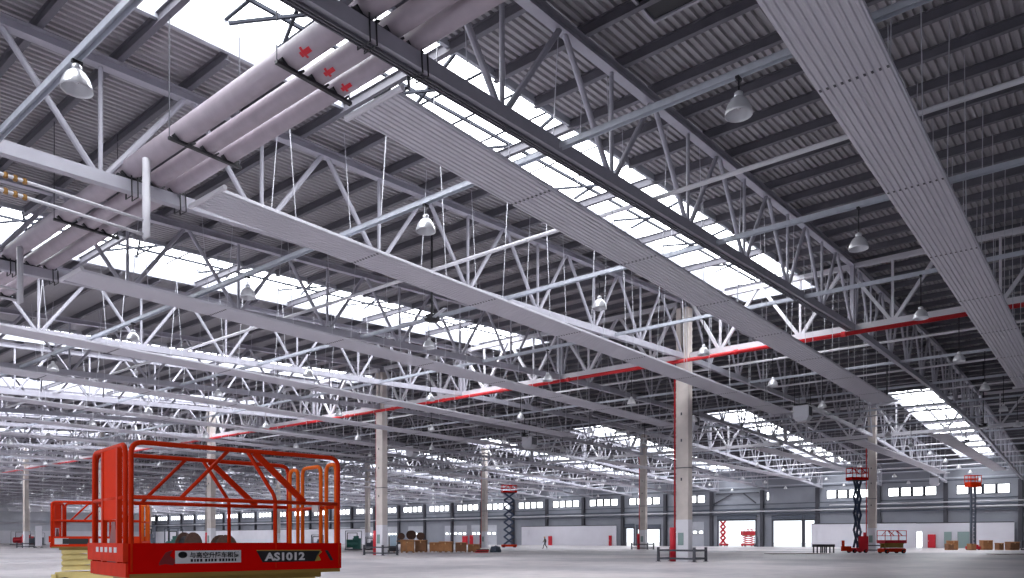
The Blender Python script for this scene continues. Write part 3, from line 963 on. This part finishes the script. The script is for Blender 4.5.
lift, nearp, endp = scissor_lift((3.108, 7.154), math.radians(-8.2), 'large red and orange scissor lift platform nearest the camera, marked AS1012', W=1.28)
ZF = 1.12
R90 = (math.pi / 2, 0, 0)
m = MB(); y = -0.003
m.add([(1.235, y, ZF + 0.205), (1.965, y, ZF + 0.20), (1.90, y, ZF + 0.085), (1.30, y, ZF + 0.085)], [(0, 1, 2, 3)]); m.build('model_badge', M['decal_black'], nearp)
m = MB(); m.add([(1.965, y, ZF + 0.20), (1.99, y, ZF + 0.19), (1.945, y, ZF + 0.15), (1.975, y, ZF + 0.095), (1.90, y, ZF + 0.085), (1.925, y, ZF + 0.15)], [(0, 1, 2, 5), (5, 2, 3, 4)])
m.add([(1.23, y - 0.001, ZF + 0.215), (1.98, y - 0.001, ZF + 0.21), (1.96, y - 0.001, ZF + 0.20), (1.24, y - 0.001, ZF + 0.205)], [(0, 1, 2, 3)]); m.build('badge_edge', M['olive'], nearp)
m = MB(); m.add([(2.02, y, ZF + 0.205), (2.06, y, ZF + 0.205), (2.13, y, ZF + 0.09), (2.09, y, ZF + 0.09)], [(0, 1, 2, 3)]); m.build('badge_slash', M['decal_black'], nearp)
text('model_number', 'AS1012', 0.112, M['decal_white'], nearp, (1.33, -0.006, ZF + 0.105), R90, 1.28, 0.004)
m = MB(); m.box(0.42, 1.07, -0.003, -0.001, ZF + 0.09, ZF + 0.215); st = m.build('hire_sticker', M['decal_white'], nearp)
text('sticker_text', '与高空升降车租赁', 0.062, M['decal_black'], st, (0.555, -0.006, ZF + 0.148), R90, 1.0, 0.0015)
m = MB()
m.lathe([(0.036, 0.0), (0.044, 0.0)], 16); vs = [(0.49 + a[0], -0.005, ZF + 0.175 + a[1] * 0.75) for a in m.v]
m2 = MB(); m2.add(vs, m.f); m2.add([(0.462, -0.005, ZF + 0.168), (0.518, -0.005, ZF + 0.168), (0.518, -0.005, ZF + 0.182), (0.462, -0.005, ZF + 0.182)], [(0, 1, 2, 3)]); m2.build('sticker_logo', M['decal_black'], st)
m = MB(); x = 0.565
for q, w in enumerate((0.03, 0.022, 0.03, 0.03, 0.012, 0.03, 0.024, 0.03, 0.03, 0.012, 0.028, 0.03, 0.024, 0.03, 0.03, 0.022)):
    if w > 0.015: m.add([(x, -0.005, ZF + 0.105), (x + w * 0.75, -0.005, ZF + 0.105), (x + w * 0.75, -0.005, ZF + 0.133), (x, -0.005, ZF + 0.133)], [(0, 1, 2, 3)])
    x += w + 0.003
m.build('sticker_small_print', M['decal_black'], st)
m = MB(); m.add([(0.27, -0.002, ZF + 0.10), (0.33, -0.002, ZF + 0.20), (0.40, -0.002, ZF + 0.225), (0.37, -0.002, ZF + 0.17), (0.43, -0.002, ZF + 0.12), (0.40, -0.002, ZF + 0.075), (0.33, -0.002, ZF + 0.09), (0.27, -0.002, ZF + 0.075)],
               [(0, 1, 3, 6), (1, 2, 3), (3, 4, 5, 6), (0, 6, 7)]); m.build('emblem', M['decal_dark'], nearp)
m = MB()
for q in range(5): m.box(-0.049, -0.046, 0.2 + q * 0.16, 0.29 + q * 0.16, ZF + 0.20, ZF + 0.25)
m.build('small_decals', M['decal_white'], endp)

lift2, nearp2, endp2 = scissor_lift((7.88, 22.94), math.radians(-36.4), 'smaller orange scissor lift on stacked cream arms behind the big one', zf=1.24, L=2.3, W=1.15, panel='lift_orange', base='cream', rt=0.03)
m = MB(); m.box(0.1, 0.45, -0.004, -0.001, 1.30, 1.47); m.box(0.98, 1.95, -0.004, -0.001, 1.31, 1.46); m.build('hire_sticker', M['decal_white'], nearp2)
m = MB(); m.box(0.3, 0.95, -0.006, -0.004, 1.31, 1.46); m.build('model_badge', M['decal_black'], nearp2)
scissor_lift(at(-1.6, 125), math.radians(-39.2), 'tall raised scissor lift with red basket and crossed dark arms, beside the walking person', zf=9.3, L=2.5, W=1.3, pairs=7, panel='lift_red', paint='lift_red', arm='lift_blue', base='lift_orange', rt=0.05, ext=True, low=True)
scissor_lift(at(35.3, 77.0), math.radians(-39.2), 'raised scissor lift with red basket and dark blue arms before the far column', power=True, zf=7.6, L=1.9, W=1.1, pairs=4, panel='lift_red', paint='lift_red', arm='lift_blue', base='cabinet_red', rt=0.04, ext=True, low=True)
scissor_lift(at(37.3, 74.3), math.radians(-39.2), 'lowered orange scissor lift with red rails and olive arms, right of the far column', zf=1.05, L=2.5, W=1.2, pairs=4, panel='cabinet_red', paint='cabinet_red', arm='olive', base='lift_orange', rt=0.035, low=True)
scissor_lift(at(45.6, 146.0), math.radians(-39.2), 'lowered red scissor lift silhouetted in the bright dock doorway', zf=2.2, L=2.6, W=1.3, pairs=4, panel='cabinet_red', paint='cabinet_red', arm='cabinet_red', base='cabinet_red', rt=0.04, low=True, toe=0.8)
scissor_lift(at(41.7, 149.0), math.radians(-39.2), 'raised scissor lift with crossed red arms at the left side of the dock doorway', zf=6.2, L=1.9, W=1.1, pairs=5, panel='cabinet_red', paint='cabinet_red', arm='cabinet_red', base='cabinet_red', rt=0.04, ext=True, low=True)

# mast lift with orange basket
mx, my = at(60.8, 98.0)
t = empty('mast_lift', (mx, my, 0), math.radians(-39.2))
m = MB(); m.box(-0.62, 0.62, -0.6, 0.6, 0.12, 0.5); m.box(-0.5, 0.5, -0.4, 0.4, 0.5, 0.7); m.build('chassis', M['cabinet_red'], t)
for x in (-0.45, 0.45):
    for y in (-0.5, 0.5):
        m = MB(); m.tube([(x, y - 0.08, 0.16), (x, y + 0.08, 0.16)], 0.16, 12); m.build('wheel', M['tyre'], t)
for x in (-0.28, 0.28):
    m = MB(); m.box(x - 0.12, x + 0.12, -0.12, 0.12, 0.6, 8.3); m.build('mast', M['machine_grey'], t)
m = MB()
for q in range(15): m.box(-0.17, 0.17, -0.05, 0.05, 0.9 + q * 0.5, 0.98 + q * 0.5)
m.build('mast_rung', M['white_pipe'], t)
m = MB(); m.box(-0.85, 0.85, -0.5, 0.5, 8.3, 8.4)
for a in ((-0.85, 0.85, -0.5, -0.45), (-0.85, 0.85, 0.45, 0.5), (-0.85, -0.8, -0.45, 0.45), (0.8, 0.85, -0.45, 0.45)): m.box(*a, 8.4, 8.95)
m.build('basket', M['lift_orange'], t)
m = MB()
for z in (9.35, 9.8):
    m.tube([(-0.83, -0.48, z), (0.83, -0.48, z), (0.83, 0.48, z), (-0.83, 0.48, z), (-0.83, -0.48, z)], 0.05, 6)
for x in (-0.83, -0.28, 0.28, 0.83):
    for y in (-0.48, 0.48): m.tube([(x, y, 8.9), (x, y, 9.8)], 0.045, 6)
m.build('basket_rail', M['lift_orange'], t)
tag(t, 'orange basket raised on a tall grey mast lift before the white wall', 'mast lift')

# ------------------------------------------------------------------ things on the floor
def carton(r, d, w, dep, h, label, group, dark=False, rot=0.0, z0=0.0):
    x, y = at(r, d)
    t = empty('cardboard_box', (x, y, z0), math.radians(-50.8 + 90 + rot) - math.pi / 2)
    b = 0.14 if z0 == 0 else 0.0
    m = MB(); m.box(-w / 2, w / 2, -dep / 2, dep / 2, b, b + h)
    m.build('carton', M['card_dark' if dark else 'card'], t)
    m = MB(); m.box(-0.06, 0.06, -dep / 2 - 0.004, dep / 2 + 0.004, b + h * 0.72, b + h + 0.004); m.build('tape', M['tape'], t)
    m = MB()
    for s in (-1, 1):
        m.add([(-w / 2, s * dep / 2, b + h), (w / 2, s * dep / 2, b + h), (w / 2, s * (dep / 2 + 0.12), b + h - 0.1), (-w / 2, s * (dep / 2 + 0.12), b + h - 0.1)], [(0, 1, 2, 3)])
    m.build('flap', M['card'], t)
    if b:
        m = MB()
        for q in (-0.42, 0, 0.42): m.box(q * w - 0.06, q * w + 0.06, -dep / 2, dep / 2, 0, 0.1)
        for q in (-0.4, -0.13, 0.13, 0.4): m.box(-w / 2, w / 2, q * dep - 0.06, q * dep + 0.06, 0.1, 0.14)
        m.build('pallet', M['wood'], t)
    tag(t, label, 'cardboard box', group)
BG = 'palletised cardboard boxes by the second column'
carton(-11.4, 81.0, 1.4, 1.1, 1.25, 'brown cardboard box on a pallet, leftmost of the floor pile, under dark drums', BG, rot=4)
carton(-9.95, 81.5, 1.2, 1.0, 1.2, 'brown cardboard box on a pallet, second from left in the floor pile', BG, True, -3)
carton(-8.6, 82.0, 1.0, 1.0, 0.95, 'lower brown cardboard box, third from left in the floor pile', BG, False, 6)
carton(-7.2, 81.2, 1.45, 1.1, 1.05, 'wide brown cardboard box, fourth from left in the floor pile', BG, False, -5)
carton(-5.6, 81.6, 1.2, 1.0, 0.95, 'brown cardboard box, fifth from left in the floor pile', BG, True, 3)
carton(-4.2, 82.4, 1.2, 1.0, 0.75, 'low brown cardboard box, rightmost of the floor pile', BG, False, -8)
WG = 'cardboard boxes before the white wall'
carton(57.2, 97.2, 0.8, 0.7, 0.7, 'small brown box, leftmost before the white wall', WG, True, 10)
carton(58.3, 98.4, 1.1, 0.9, 1.1, 'brown box left of the mast lift before the white wall', WG, False, -6)
carton(59.75, 96.6, 0.7, 0.8, 0.7, 'pale low box just left of the mast lift foot', WG, False, 8)
carton(62.9, 98.6, 1.2, 1.0, 1.15, 'tall brown box just right of the mast lift foot', WG, False, -4)
carton(64.0, 97.6, 0.7, 0.7, 0.8, 'narrow dark brown box beside the tall one, right of the mast lift', WG, True, 12)
carton(65.3, 97.0, 1.25, 1.0, 0.95, 'dark brown box, rightmost before the white wall', WG, True, 5)

def drum(r, d, z, rad, w, label, rot=0.0):
    x, y = at(r, d)
    t = empty('cable_drum', (x, y, z), math.radians(-39.2 + rot))
    for s in (-1, 1):
        m = MB(); m.tube([(0, s * w / 2 - 0.03, rad), (0, s * w / 2 + 0.03, rad)], rad, 18); m.build('flange', M['drum_wood'], t)
    m = MB(); m.tube([(0, -w / 2 + 0.03, rad), (0, w / 2 - 0.03, rad)], rad * 0.68, 16); m.build('wound_cable', M['black'], t)
    tag(t, label, 'cable drum', 'cable drums')
drum(-12.0, 80.6, 1.39, 0.36, 0.6, 'dark brown cable drum on top of the leftmost cardboard box', 0)
drum(-11.0, 81.1, 1.39, 0.5, 0.4, 'larger dark cable drum standing on the leftmost cardboard boxes', 20)
drum(-10.0, 81.4, 1.34, 0.42, 0.55, 'dark cable drum on the second cardboard box from the left', -15)
drum(-26.1, 60.0, 0, 1.0, 0.9, 'big brown cable drum on the floor seen through the near lift rails', 60)
drum(-23.6, 60.8, 0, 0.9, 0.9, 'smaller cable drum on the floor beside the big brown one', 40)

def machine(r, d, w, dep, h, paint, label, cat='machine', rot=0.0):
    x, y = at(r, d)
    t = empty('floor_machine', (x, y, 0), math.radians(-39.2 + rot))
    m = MB(); m.box(-w / 2, w / 2, -dep / 2, dep / 2, 0.0, 0.16); m.build('skid', M['dark'], t)
    m = MB(); m.tube([(-w * 0.4, -dep * 0.1, h * 0.34), (w * 0.25, -dep * 0.1, h * 0.34)], h * 0.22, 14); m.build('tank', M[paint], t)
    m = MB(); m.box(-w * 0.05, w * 0.42, -dep * 0.35, dep * 0.35, 0.16, h * 0.62); m.box(0, w * 0.3, -dep * 0.25, dep * 0.25, h * 0.62, h * 0.74); m.build('housing', M[paint], t)
    m = MB()
    for a in (-0.45, 0.45):
        for b in (-0.45, 0.45): m.beam((a * w, b * dep, 0.1), (a * w, b * dep, h), 0.07, 0.07)
    for b in (-0.45, 0.45): m.beam((-0.45 * w, b * dep, h), (0.45 * w, b * dep, h), 0.07, 0.07)
    m.build('frame', M['machine_grey'], t)
    m = MB(); m.tube([(-w * 0.35, 0, h * 0.55), (-w * 0.35, 0, h * 0.9), (w * 0.2, 0, h * 0.9), (w * 0.2, 0, h * 0.74)], 0.06, 8); m.build('exhaust_pipe', M['black'], t)
    tag(t, label, cat)
machine(-20.9, 98.0, 2.3, 1.4, 2.5, 'machine_green', 'dark green pump machine in a frame, just right of the near lift')
machine(-19.0, 100.0, 1.6, 1.4, 1.7, 'machine_grey', 'grey low machine between the green machine and the second column')
machine(-29.6, 60.5, 1.0, 1.0, 2.5, 'machine_grey', 'tall dark machine seen through the left part of the near lift rails', rot=20)
machine(-28.0, 61.5, 1.2, 1.0, 2.3, 'machine_green', 'dark machine left of the big cable drum', rot=-10)
machine(-22.0, 84.0, 1.4, 1.0, 1.9, 'machine_grey', 'small dark machine between the third column and the bent rail post')
machine(-125.0, 190.0, 5.0, 3.0, 3.4, 'cabinet_red', 'far red and grey machine at the left edge of the hall')
machine(-120.5, 188.0, 3.6, 2.6, 3.0, 'machine_grey', 'far dark machine beside the red one at the left edge')
machine(47.8, 142.5, 2.4, 1.2, 1.9, 'machine_grey', 'grey machine in front of the wall between the two dock doorways')
machine(60.3 + 6.6, 96.0, 1.6, 1.2, 1.3, 'tarp', 'low blue-grey machine at the right end of the white wall')
# pale sheet trolley by the second column
x, y = at(-11.9, 74.5)
t = empty('sheet_trolley', (x, y, 0), math.radians(-39.2))
m = MB(); m.box(-0.55, 0.55, -0.4, 0.4, 0.2, 0.32); m.box(-0.4, 0.4, -0.35, 0.35, 0.32, 0.75); m.build('base', M['black'], t)
for a in (-0.42, 0.42):
    for b in (-0.3, 0.3):
        m = MB(); m.tube([(a, b - 0.04, 0.1), (a, b + 0.04, 0.1)], 0.1, 10); m.build('wheel', M['tyre'], t)
m = MB(); m.box(-0.32, 0.3, -0.05, 0.0, 0.75, 1.85); m.build('sheet', M['glass_blue'], t)
m = MB()
for a in (-0.42, 0.42): m.beam((a, 0.03, 0.3), (a, 0.03, 1.7), 0.12, 0.1)
m.build('upright', M['black'], t)
tag(t, 'black trolley holding a pale blue sheet, right of the second near column', 'trolley')
# timber trestles
for i, (r, lab) in enumerate(((-11.9, 'timber trestle standing in front of the leftmost cardboard boxes'), (-10.7, 'timber trestle at the corner of the leftmost cardboard boxes'))):
    x, y = at(r, 77.5 + i * 0.5)
    t = empty('trestle', (x, y, 0), math.radians(-39.2))
    m = MB(); m.box(-0.5, 0.5, -0.06, 0.06, 1.15, 1.3); m.build('top_bar', M['wood'], t)
    for a in (-0.4, 0.4):
        for b in (-1, 1):
            m = MB(); m.beam((a, b * 0.28, 0), (a, b * 0.04, 1.15), 0.09, 0.06); m.build('leg', M['wood'], t)
    tag(t, lab, 'trestle', 'timber trestles')
# tarpaulin bundle and flat offcuts
x, y = at(-1.8, 80.8)
bm = bmesh.new(); bmesh.ops.create_icosphere(bm, subdivisions=3, radius=1.0)
for v in bm.verts:
    n = 1 + 0.10 * math.sin(v.co.x * 7 + 1) * math.cos(v.co.y * 6) + 0.06 * math.sin(v.co.z * 11)
    v.co = Vector((v.co.x * 0.72 * n, v.co.y * 0.6 * n, max(0, v.co.z) * 0.75 * n))
me = bpy.data.meshes.new('tarpaulin_bundle'); bm.to_mesh(me); bm.free(); me.materials.append(M['tarp'])
o = bpy.data.objects.new('tarpaulin_bundle', me); COL.objects.link(o); o.location = (x, y, 0)
tag(o, 'dark blue-grey tarpaulin bundle on the floor right of the box pile', 'tarpaulin')
x, y = at(-3.25, 79.6)
t = empty('offcut_stack', (x, y, 0), math.radians(-39.2))
for q in range(4):
    m = MB(); m.box(-0.7 + 0.06 * q, 0.65 + 0.03 * q, -0.5 + 0.04 * q, 0.4, q * 0.09, q * 0.09 + 0.085); m.build('board', M['drum_wood'] if q % 2 else M['cabinet_red'], t)
tag(t, 'low stack of dark red boards between boxes and tarpaulin', 'boards')
# dark bench table and rubber mats
x, y = at(32.5, 77.5)
t = empty('work_bench', (x, y, 0), math.radians(-39.2))
m = MB(); m.box(-1.05, 1.05, -0.4, 0.4, 0.62, 0.9); m.build('top', M['black'], t)
for a in (-0.95, -0.1, 0.1, 0.95):
    for b in (-0.32, 0.32):
        m = MB(); m.box(a - 0.05, a + 0.05, b - 0.05, b + 0.05, 0, 0.62); m.build('leg', M['dark'], t)
tag(t, 'black low work bench standing before the white wall left of the far column', 'bench')
for r, d, w, dd, lab in ((27.5, 72.5, 6.2, 3.0, 'dark flat rubber mat on the floor in front of the black bench'), (47.6, 70.5, 5.5, 2.2, 'dark flat rubber mat on the floor at the right edge'), (-29, 33.0, 5.0, 0.8, 'thin dark strip lying on the floor left of the smaller lift')):
    x, y = at(r, d)
    t = empty('rubber_mat', (x, y, 0), math.radians(-39.2))
    m = MB(); m.add([(-w / 2, -dd / 2, 0), (w / 2, -dd / 2 + 0.3, 0), (w / 2, dd / 2, 0), (-w / 2 + 0.8, dd / 2, 0), (-w / 2, -dd / 2, 0.03), (w / 2, -dd / 2 + 0.3, 0.03), (w / 2, dd / 2, 0.03), (-w / 2 + 0.8, dd / 2, 0.03)],
                    [(0, 3, 2, 1), (4, 5, 6, 7), (0, 1, 5, 4), (1, 2, 6, 5), (2, 3, 7, 6), (3, 0, 4, 7)])
    m.build('mat_sheet', M['drum_wood'] if r > 0 else M['dark'], t)
    tag(t, lab, 'mat')
# red fire cabinets along the far wall
for i, (yy, w, h, lab) in enumerate(((23.7, 1.1, 2.2, 'red fire cabinet standing right of the bright small doorway'), (101.3, 0.8, 2.1, 'red fire cabinet on the white wall beside the walking person'), (85.2, 0.5, 2.2, 'narrow red fire cabinet at the right end of the long white wall'), (128.0, 1.5, 2.2, 'wide red fire cabinet behind the box pile'), (125.8, 0.8, 2.4, 'tall red fire cabinet right of the wide one behind the boxes'))):
    xx = PXW - 0.5
    t = empty('fire_cabinet', (xx, yy, 0))
    m = MB(); m.box(-0.2, 0.25, -w / 2, w / 2, 0.05, h); m.box(-0.16, 0.22, -w / 2 + 0.04, w / 2 - 0.04, 0, 0.05); m.build('body', M['cabinet_red'], t)
    m = MB(); m.box(-0.23, -0.2, -w / 2 + 0.05, w / 2 - 0.05, 0.12, h - 0.08); dd_ = m.build('door', M['cabinet_red'], t)
    m = MB(); m.box(-0.26, -0.23, w / 2 - 0.16, w / 2 - 0.11, h * 0.45, h * 0.58); m.build('handle', M['decal_white'], dd_)
    tag(t, lab, 'fire cabinet', 'red fire cabinets')
# grey switch cabinets before the white wall
for yy, w, lab in ((19.2, 1.6, 'grey-green switch cabinet on the white wall left of the mast lift'), (21.4, 1.0, 'narrow grey switch cabinet on the white wall behind the boxes')):
    t = empty('switch_cabinet', (PXW - 0.45, yy, 0))
    m = MB(); m.box(-0.2, 0.2, -w / 2, w / 2, 0.1, 2.6); m.box(-0.18, 0.18, -w / 2 + 0.05, w / 2 - 0.05, 0, 0.1); m.build('body', M['green_plate'], t)
    for s in (-1, 1):
        m = MB(); m.box(-0.22, -0.2, min(0.02 * s, s * (w / 2 - 0.04)), max(0.02 * s, s * (w / 2 - 0.04)), 0.2, 2.5); m.build('door', M['green_plate'], t)
    tag(t, lab, 'cabinet', 'switch cabinets')
# white board by the fourth column
x, y = at(-77.4, 121.5)
t = empty('white_board', (x, y, 0), math.radians(-39.2))
m = MB(); m.box(-0.5, 0.5, -0.03, 0.03, 0.3, 3.6); m.build('board', M['white_wall'], t)
m = MB()
for a in (-0.45, 0.45): m.box(a - 0.04, a + 0.04, -0.5, 0.5, 0, 0.08); m.box(a - 0.04, a + 0.04, 0.03, 0.1, 0.08, 3.0)
m.build('stand', M['dark'], t)
tag(t, 'tall white board on a stand beside the farthest visible near-row column', 'board')

# ------------------------------------------------------------------ walking person
def skin(name, verts, edges, radii, m, parent, root=0, sub=1):
    me = bpy.data.meshes.new(name)
    me.from_pydata(verts, edges, [])
    o = bpy.data.objects.new(name, me); COL.objects.link(o)
    o.parent = parent
    md = o.modifiers.new('skin', 'SKIN')
    for i, r in enumerate(radii):
        me.skin_vertices[0].data[i].radius = (r, r)
    me.skin_vertices[0].data[root].use_root = True
    o.modifiers.new('sub', 'SUBSURF').levels = sub
    o.modifiers['sub'].render_levels = sub
    md.use_smooth_shade = True
    me.materials.append(m)
    return o
px, py = at(4.89, 110.0)
t = empty('person', (px, py, 0), math.radians(-39.2))
# local -x is the walking direction
bv = [(0, 0, 0.95), (0, 0, 1.15), (-0.02, 0, 1.36), (-0.03, 0, 1.50), (-0.05, 0, 1.60), (-0.06, 0, 1.70),
      (-0.02, -0.2, 1.42), (0.12, -0.24, 1.16), (0.02, -0.25, 0.93), (0.0, -0.25, 0.84),
      (-0.02, 0.2, 1.42), (-0.10, 0.25, 1.16), (-0.27, 0.24, 0.99), (-0.33, 0.24, 0.93),
      (-0.02, -0.1, 0.9), (-0.22, -0.1, 0.52), (-0.33, -0.1, 0.1), (-0.50, -0.1, 0.05),
      (0.02, 0.1, 0.9), (0.10, 0.1, 0.5), (0.36, 0.1, 0.17), (0.26, 0.1, 0.05)]
be = [(0, 1), (1, 2), (2, 3), (3, 4), (4, 5), (2, 6), (6, 7), (7, 8), (8, 9), (2, 10), (10, 11), (11, 12), (12, 13), (0, 14), (14, 15), (15, 16), (16, 17), (0, 18), (18, 19), (19, 20), (20, 21)]
br = [0.15, 0.14, 0.16, 0.065, 0.10, 0.095, 0.075, 0.055, 0.042, 0.045, 0.075, 0.055, 0.042, 0.045, 0.10, 0.07, 0.05, 0.045, 0.10, 0.07, 0.05, 0.045]
skin('body', bv, be, br, M['trousers'], t)
jv = [bv[0], bv[1], bv[2], bv[6], bv[7], bv[8], bv[10], bv[11], bv[12]]
skin('jacket', jv, [(0, 1), (1, 2), (2, 3), (3, 4), (4, 5), (2, 6), (6, 7), (7, 8)], [0.165, 0.16, 0.18, 0.09, 0.07, 0.055, 0.09, 0.07, 0.055], M['coat'], t)
hd = MB(); hd.lathe([(0.001, 0.13), (0.06, 0.11), (0.10, 0.05), (0.105, -0.02), (0.085, -0.1), (0.05, -0.13), (0.001, -0.135)], 12, (-0.06, 0, 1.66)); hd.build('face', M['skin'], t, smooth=True)
hm = MB(); hm.lathe([(0.001, 0.17), (0.07, 0.15), (0.115, 0.09), (0.125, 0.03), (0.15, 0.025), (0.15, 0.015), (0.11, 0.015)], 14, (-0.06, 0, 1.66)); hm.build('helmet', M['helmet'], t, smooth=True)
tag(t, 'walking person in brown jacket, dark trousers and helmet crossing the empty floor', 'person')
